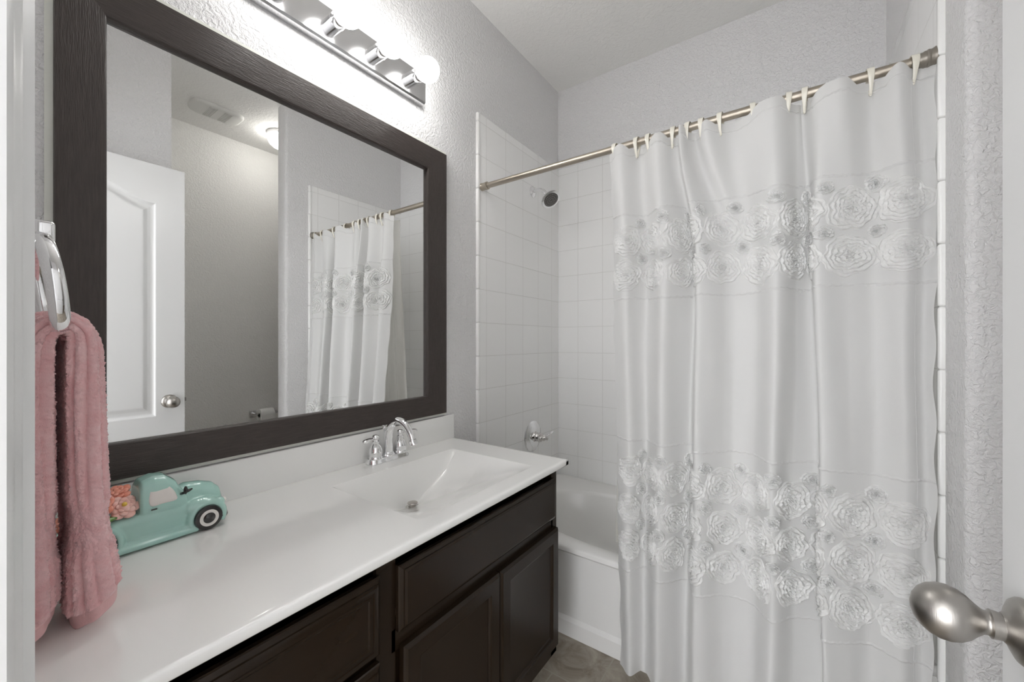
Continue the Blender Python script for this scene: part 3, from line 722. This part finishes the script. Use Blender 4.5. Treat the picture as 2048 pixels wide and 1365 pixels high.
def seam(z, name='stitched_seam', w=.0045, am=.0012):
    s = np.linspace(.001, CW - .001, 900)[None, :]; v = np.linspace(-1, 1, 9)[:, None]
    zz_ = z + v * w + .0025 * np.sin(s * 21 + z * 9) + .0008 * np.sin(s * 260)
    h = am * (1 - v ** 2) * (1 + .35 * np.sin(s * 520)) + am * .8 * np.exp(-((v - .0) / .25) ** 2) + .0002
    P = surf(s + 0 * v, zz_, h)
    V, Q = grid(P); return link(name, V, Q, CLOTH, cur, True)
for z in (1.622, 1.318, .822, .385): seam(z)
seam(1.838, 'top_hem', .003, .0009)
# side hem: stitch line along the right edge
s = (CW - .042) + .0006 * np.sin(np.linspace(0, 260, 700))[None, :]; v = np.linspace(-1, 1, 5)[:, None]
P = surf(s + v * .0022, np.linspace(1.87, .05, 700)[None, :] + 0 * v, .0009 * (1 - v ** 2) + .0002 + 0 * s)
V, Q = grid(P); link('side_hem', V, Q, CLOTH, cur, True)
# liner hanging inside the tub
ln_s = np.linspace(0, 1, 260)[None, :]; ln_z = np.linspace(1.862, .366, 90)[:, None]
P = np.zeros((90, 260, 3)); P[..., 0] = .655 + (XR - .030 - .655) * ln_s - .045 * (1 - ln_s) ** 2 * np.clip((1.6 - ln_z) / 1.4, 0, 1)
P[..., 1] = 1.490 + .047 * np.clip((1.80 - ln_z) / 1.4, 0, 1) + (.010 + .008 * (1.86 - ln_z)) * np.sin(ln_s * 62 + .4 * ln_z) * .7
P[..., 2] = ln_z
V, Q = grid(P); tag(link('shower_liner', V, Q, LINER, None, True), 'thin translucent liner hanging behind the white ruffled shower curtain', 'curtain liner')

# ------------------------------------------------------------------ towel ring and towel
tr = thing('towel_ring', 'chrome towel ring on the near wall by the door casing', 'towel ring', (.34, YN, 1.33))
RX, RTOP, RR = .335, 1.322, .076
link('bracket', *merge(box(RX - .027, RX + .027, YN + .0005, YN + .009, RTOP - .027, RTOP + .025, .003, 2), box(RX - .013, RX + .013, YN + .008, .072, RTOP - .013, RTOP + .011, .004, 2), box(RX - .018, RX + .018, .066, .088, RTOP - .018, RTOP + .014, .005, 3)), CHROME, tr, True, auto=35)
rp = []
for i in range(64):
    a = 2 * PI * i / 64; zr = RTOP - .006 - RR + RR * math.cos(a); rp.append((RX + RR * math.sin(a), .074 + (RTOP - zr) * .12, zr))
rgp = np.zeros((72, 20, 3))
for i in range(72):
    a = 2 * PI * i / 72; rad_ = Vector((math.sin(a), -.12 * math.cos(a), math.cos(a))).normalized(); axi = Vector((0, .993, .12))
    zr = RTOP - .006 - RR + RR * math.cos(a); c = Vector((RX + RR * math.sin(a), .072 + (RTOP - zr) * .12, zr))
    for k in range(20):
        w = 2 * PI * k / 20; rgp[i, k] = c + rad_ * (.0052 * math.cos(w)) + axi * (.0100 * math.sin(w))
V, Q = grid(rgp, True, True); link('ring', V, Q, CHROME, tr, True)
tw = thing('hand_towel', 'pink ribbed terry hand towel hanging folded through the chrome ring', 'towel', (.32, .09, .765))
ringb_y, ringb_z = .074 + (2 * RR + .006) * .12, RTOP - .006 - 2 * RR    # lowest point of the ring
# centre line: front half bottom -> over the ring -> back half bottom
cl = crom([(.1275, .772), (.1230, .86), (.1190, .95), (.1160, 1.04), (.1140, 1.11), (.1130, 1.150), (.1100, 1.176), (.1010, 1.190), (.0880, 1.192), (.0740, 1.184), (.0640, 1.160), (.0600, 1.11), (.0590, 1.00), (.0600, .90), (.0605, .83), (.0610, .768)], 34)
m = len(cl); A = np.concatenate([[0], np.cumsum(np.linalg.norm(np.diff(cl, axis=0), axis=1))]); tot = A[-1]
NL, NC = 640, 300
ss = np.linspace(0, tot, NL); C = np.stack([np.interp(ss, A, cl[:, 0]), np.interp(ss, A, cl[:, 1])], -1)
Tn = np.gradient(C, axis=0); Tn /= np.linalg.norm(Tn, axis=1, keepdims=True); Nn = np.stack([Tn[:, 1], -Tn[:, 0]], -1)
_a = np.linspace(0, 2 * PI, 4001); _c, _s = np.cos(_a), np.sin(_a)
_px = np.sign(_c) * np.abs(_c) ** .62 * .066; _py = np.sign(_s) * np.abs(_s) ** .62 * .020
_l = np.concatenate([[0], np.cumsum(np.hypot(np.diff(_px), np.diff(_py)))])
arcf = np.linspace(0, 1, NC, endpoint=False)[None, :]           # even steps round the section
ang = np.interp(arcf[0] * _l[-1], _l, _a)[None, :]
depth = np.minimum(ss, tot - ss)[:, None]; apex = np.abs(ss - tot * .5)[:, None] / (tot / 2)       # 0 at the ring, 1 at the hems
front_half = (ss < tot / 2)[:, None]
wx = np.interp(apex, [0, .06, .25, .6, 1], [.050, .053, .058, .066, .074])
wyf = np.interp(apex, [0, .06, .12, .3, .7, .93, 1], [.0075, .0090, .0130, .0150, .0165, .0205, .018])
wyb = np.interp(apex, [0, .06, .12, .3, .7, .93, 1], [.0075, .0105, .0165, .0200, .0215, .0215, .019])
wy = np.where(front_half, wyf, wyb)
ex = .62
cs, sn = np.cos(ang), np.sin(ang)
bxs = np.sign(cs) * np.abs(cs) ** ex; bys = np.sign(sn) * np.abs(sn) ** ex
# lengthwise cords, closing in near the ring; smooth cable zone low down
per = arcf * 20 + .35 * np.sin(ss[:, None] * 9)
zone = np.clip((apex - .60) / .05, 0, 1) * np.clip((.80 - apex) / .05, 0, 1)
cord = np.abs(np.sin(PI * per)) ** .75 * .0085 * (1 - .75 * zone)
dg = np.abs(np.sin(PI * (per * .5 + ss[:, None] * 16))) ** .5 * .0030 * zone
hem = np.clip((.026 - depth) / .003, 0, 1)
disp = (cord + dg) * (1 - hem) + .0040 * hem
lowf = .004 * np.sin(ang * 3 + ss[:, None] * 7) + .003 * np.sin(ang * 5 - ss[:, None] * 5 + 1)
fz_ = rng.normal(0, 1, (NL, NC)); fz_ = (fz_ + np.roll(fz_, 1, 0) * .6 + np.roll(fz_, 1, 1) * .6) * .00062 * (1 - .85 * hem)
# pinch the hems' ends closed
close = np.clip(depth / .006, 0, 1) ** .5
cx_t = np.interp(apex, [0, .3, 1], [RX, .325, .318])
rx_ = (wx + disp * .9 + lowf * .6 + fz_) * close; ry_ = (wy + disp + lowf * .55 + fz_) * close
ex_ = cx_t + bxs * rx_
oy = bys * ry_
# hem droop: corners hang lower toward the viewer's far side
P = np.zeros((NL, NC, 3)); P[..., 0] = ex_; P[..., 1] = C[:, 0:1] + Nn[:, 0:1] * oy; P[..., 2] = C[:, 1:2] + Nn[:, 1:2] * oy
drop = np.clip((apex - .75) / .25, 0, 1) * np.where(front_half, .014, .004)
P[..., 2] += np.clip((apex - .70) / .30, 0, 1) ** 1.5 * (P[..., 1] - C[:, 0:1]) * np.where(front_half, .9, .55)
P[..., 2] = np.maximum(P[..., 2], CT + .001)
body_end = 0
V, Q = grid(P, cv=True)
cyl = np.arange(NL - 1)[:, None] * np.ones((1, NC), int)
row_hem = (np.minimum(ss, tot - ss) < .023)
two = link('towel_cloth', V, Q, [TOWEL, TOWELHEM], tw, True)
mi = np.where(row_hem[:-1][:, None] & np.ones((1, NC), bool), 1, 0).ravel().astype(np.int32); two.data.polygons.foreach_set('material_index', mi)

# ------------------------------------------------------------------ ceramic truck
TXc, TZb = .112, CT + .0005
tk = thing('ceramic_truck', 'mint green ceramic pickup truck with flowers on the counter by the towel', 'figurine', (TXc, .25, CT))
def remesh(o, vox, it=6, fac=.5):
    r = o.modifiers.new('r', 'REMESH'); r.mode = 'VOXEL'; r.voxel_size = vox; r.use_smooth_shade = True
    s = o.modifiers.new('s', 'SMOOTH'); s.iterations = it; s.factor = fac
HWd = .040     # half width of the hull
def sec(y, hw, z0, z1, ztop_w=1.0, n=4.0, k=28):
    """rounded cross-section at y"""
    P = []
    for i in range(k):
        a = 2 * PI * i / k; c, s = math.cos(a), math.sin(a)
        x = np.sign(c) * abs(c) ** (2 / n); zq = np.sign(s) * abs(s) ** (2 / n)
        w = hw * (1 - (1 - ztop_w) * (zq + 1) / 2)
        P.append((TXc + x * w, y, (z0 + z1) / 2 + zq * (z1 - z0) / 2))
    return P
def loft(secs):
    k = len(secs[0]); V = [p for s in secs for p in s]; F = []
    for i in range(len(secs) - 1):
        for j in range(k): F.append([i * k + j, i * k + (j + 1) % k, (i + 1) * k + (j + 1) % k, (i + 1) * k + j])
    F.append(list(range(k))[::-1]); F.append([(len(secs) - 1) * k + j for j in range(k)])
    return V, F
b = TZb
hull = loft([sec(.088, .030, b + .022, b + .062), sec(.094, .037, b + .018, b + .067), sec(.150, HWd, b + .014, b + .069), sec(.222, HWd, b + .010, b + .069), sec(.285, HWd, b + .010, b + .070), sec(.292, .038, b + .016, b + .070)])
cabp = loft([sec(.219, .037, b + .060, b + .116, .84), sec(.224, .040, b + .055, b + .127, .82), sec(.243, .0405, b + .050, b + .134, .82), sec(.262, .0405, b + .050, b + .131, .82), sec(.277, .040, b + .050, b + .118, .84), sec(.288, .037, b + .050, b + .097, .9), sec(.296, .034, b + .05, b + .083, .95)])
hood = loft([sec(.278, .036, b + .040, b + .094, .72, 3), sec(.300, .035, b + .030, b + .101, .66, 2.8), sec(.325, .033, b + .026, b + .098, .66, 2.8), sec(.347, .030, b + .024, b + .090, .66, 2.8), sec(.359, .026, b + .026, b + .078, .7, 2.6), sec(.364, .016, b + .034, b + .062, .8, 2.4)])
def fender(y, x, r, s):
    """thick arch over a wheel"""
    V = []; k = 20; secs = []
    prof_ = []
    for i in range(k + 1):
        a = -.18 * PI + 1.36 * PI * i / k
        secs.append((y + r * math.cos(a), b + .027 + r * math.sin(a)))
    return tube([(x, p[0], p[1]) for p in secs], [.0115] * len(secs), 12, .8)
fr_ = [];
for sx_ in (-1, 1):
    fx = TXc + sx_ * .036
    fr_.append(fender(.328, fx, .029, sx_)); fr_.append(fender(.160, fx, .029, sx_))
    fr_.append(sphere((TXc + sx_ * .031, .318, b + .052), .026, 16, 10, (.58, 1.35, .66))); fr_.append(sphere((TXc + sx_ * .034, .160, b + .044), .024, 16, 10, (.5, 1.2, .62)))
    fr_.append(box(TXc + sx_ * .036 - .015, TXc + sx_ * .036 + .0145, .176, .312, b + .003, b + .014, .004)); fr_.append(box(TXc + sx_ * .032 - .010, TXc + sx_ * .032 + .012, .180, .308, b + .004, b + .022, .005))
    fr_.append(sphere((TXc + sx_ * .033, .352, b + .050), .011, 14, 8))
body = link('truck_body', *merge(hull, cabp, hood, *fr_), MINT, tk, True)
remesh(body, .0016, 7, .5)
# wheel wells are filled by the wheels: tyre, white ring, hub
for (y, sx_) in ((.328, 1), (.160, 1), (.328, -1), (.160, -1)):
    xw = TXc + sx_ * .034
    w = link('wheel', *lathe([(0, 0), (.0200, 0), (.0245, .002), (.0262, .006), (.0262, .014), (.0245, .0175), (.0215, .0185), (.0, .0182)], (xw - .0 * sx_, y, b + .0263), (sx_, 0, 0), 36), BLACKG, tk, True, auto=40)
    link('whitewall_ring', *lathe([(.0110, .0178), (.0112, .0194), (.0172, .0194), (.0176, .0178)], (xw, y, b + .0263), (sx_, 0, 0), 36), WHITEG, w, True, auto=40)
    link('hubcap', *lathe([(0, .018), (.0106, .018), (.0106, .0188), (.008, .0215), (0, .0225)], (xw, y, b + .0263), (sx_, 0, 0), 28), BLACKG, w, True, auto=40)
def slabpatch(poly, x, th, z0=None):
    return prism(poly, x, x + th, 'X')
# cream side windows following the cab's slope
def win(sx_, y0, y1, zl0, zl1, top_pull=.006):
    P = []
    out = crom([(y0 + .002, zl0), ((y0 + y1) / 2, zl0 - .001), (y1 - .002, zl0), (y1 - .002, zl0 + .012), (y1 - .010, zl1 - .002), (y1 - .014, zl1), ((y0 + y1) / 2 - .002, zl1 + .0006), (y0 + .004, zl1), (y0 + .001, zl1 - .004)], 5, closed=True)
    n = len(out); V = []
    cy_, cz_ = out.mean(0)
    for s, d in ((1, -.006), (1, .0), (.93, .0012), (.5, .0014), (.02, .0014)):
        for y, z in out:
            yy = cy_ + (y - cy_) * s; z2 = cz_ + (z - cz_) * s
            xs_ = .0396 - .0108 * max(0, (z2 - (b + .060)) / .066) ** 1.6 + .0004
            V.append((TXc + sx_ * (xs_ + d), yy, z2))
    F = []
    for i in range(4):
        for k in range(n): F.append([i * n + k, i * n + (k + 1) % n, (i + 1) * n + (k + 1) % n, (i + 1) * n + k])
    F.append([4 * n + k for k in range(n)])
    return V, F
for sx_ in (1, -1): link('side_window', *win(sx_, .232, .277, b + .080, b + .110), CREAM, tk, True, auto=50)
ws = []
for i in range(9):
    for j in range(7):
        u_ = i / 8 * 2 - 1; v_ = j / 6
        ws.append((TXc + u_ * (.031 - .004 * v_), .2925 - .0165 * v_ ** 1.0 - .006 * u_ * u_, b + .090 + .026 * v_))
Fw = [[i * 7 + j, (i + 1) * 7 + j, (i + 1) * 7 + j + 1, i * 7 + j + 1] for i in range(8) for j in range(6)]
wo = link('windshield', ws, Fw, CREAM, tk, True); sm = wo.modifiers.new('t', 'SOLIDIFY'); sm.thickness = .003; sm.offset = 0
for sx_ in (1,):
    link('door_handle', *box(TXc + .0395, TXc + .0418, .2345, .2440, b + .0705, b + .0735, .001), BLACKG, tk, False)
    link('wing_mirror', *merge(sphere((TXc + .043, .289, b + .096), .0085, 14, 8, (.55, .45, 1)), tube([(TXc + .034, .284, b + .088), (TXc + .041, .287, b + .091), (TXc + .043, .295, b + .094), (TXc + .044, .3005, b + .0965)], [.003, .003, .003, .0015], 8)), BLACKG, tk, True)
link('front_bumper', *merge(tube(crom([(TXc - .042, .345, b + .020), (TXc - .034, .362, b + .019), (TXc, .368, b + .019), (TXc + .034, .362, b + .019), (TXc + .043, .345, b + .022)], 8).tolist(), .0065, 12)), BLACKG, tk, True)
for sx_ in (-1, 1): link('headlight', *sphere((TXc + sx_ * .031, .361, b + .051), .0065, 14, 8), WHITEG, tk, True)
# load of flowers in the bed
def blossom(c, R, petals, axis, mat, name, layers=3):
    ax = Vector(axis).normalized(); u_ = ax.orthogonal().normalized(); v_ = ax.cross(u_); C_ = Vector(c); ob = []
    for L_ in range(layers):
        rr1 = R * (1 - .25 * L_)
        for k in range(petals):
            a = 2 * PI * (k + L_ * .5) / petals
            d = u_ * math.cos(a) + v_ * math.sin(a); tn = ax.cross(d)
            pc = C_ + d * (rr1 * .55) + ax * (.0035 * L_)
            V, F = sphere((0, 0, 0), 1, 12, 8)
            lift = (ax * .35 + d).normalized(); nn_ = lift.cross(tn)
            V = [tuple(pc + lift * (p[0] * rr1 * .46) + tn * (p[1] * rr1 * .40) + nn_ * (p[2] * rr1 * .17)) for p in V]
            ob.append((V, F))
    ob.append(sphere(tuple(C_ - ax * .004), R * .6, 14, 10))
    return link(name, *merge(*ob), mat, tk, True)
blossom((TXc + .020, .198, b + .084), .026, 6, (.75, .0, .65), PINKP, 'pink_flower')
link('flower_centre', *sphere((TXc + .0285, .198, b + .0935), .0042, 10, 7), YELLOW, tk, True)
blossom((TXc - .008, .196, b + .106), .022, 5, (.5, -.3, .8), CORAL, 'coral_flower')
blossom((TXc + .016, .166, b + .094), .024, 5, (.7, -.3, .7), CORAL, 'coral_flower')
blossom((TXc - .010, .158, b + .096), .022, 6, (.1, -.3, .9), PINKP, 'pink_flower')
blossom((TXc + .010, .126, b + .080), .022, 6, (.6, -.5, .7), CORAL, 'coral_flower')
def leaf(a, b_, w):
    A_, B_ = Vector(a), Vector(b_); d = B_ - A_; side = d.cross(Vector((.5, 0, 1))).normalized(); V = []; F = []
    for i in range(11):
        t_ = i / 10; ww = w * math.sin(PI * min(t_ * .95 + .03, 1)) ** .8
        c = A_ + d * t_ + Vector((0, 0, .004 * math.sin(PI * t_)))
        V += [tuple(c - side * ww), tuple(c + Vector((.0012, 0, .0014))), tuple(c + side * ww), tuple(c - Vector((.003, 0, .004)))]
    for i in range(10):
        for k in range(4): F.append([4 * i + k, 4 * i + (k + 1) % 4, 4 * i + 4 + (k + 1) % 4, 4 * i + 4 + k])
    return V, F
link('leaf', *leaf((TXc + .038, .150, b + .066), (TXc + .038, .186, b + .074), .009), LEAFG, tk, True)
link('leaf', *leaf((TXc + .034, .130, b + .070), (TXc + .036, .160, b + .076), .008), LEAFG, tk, True)
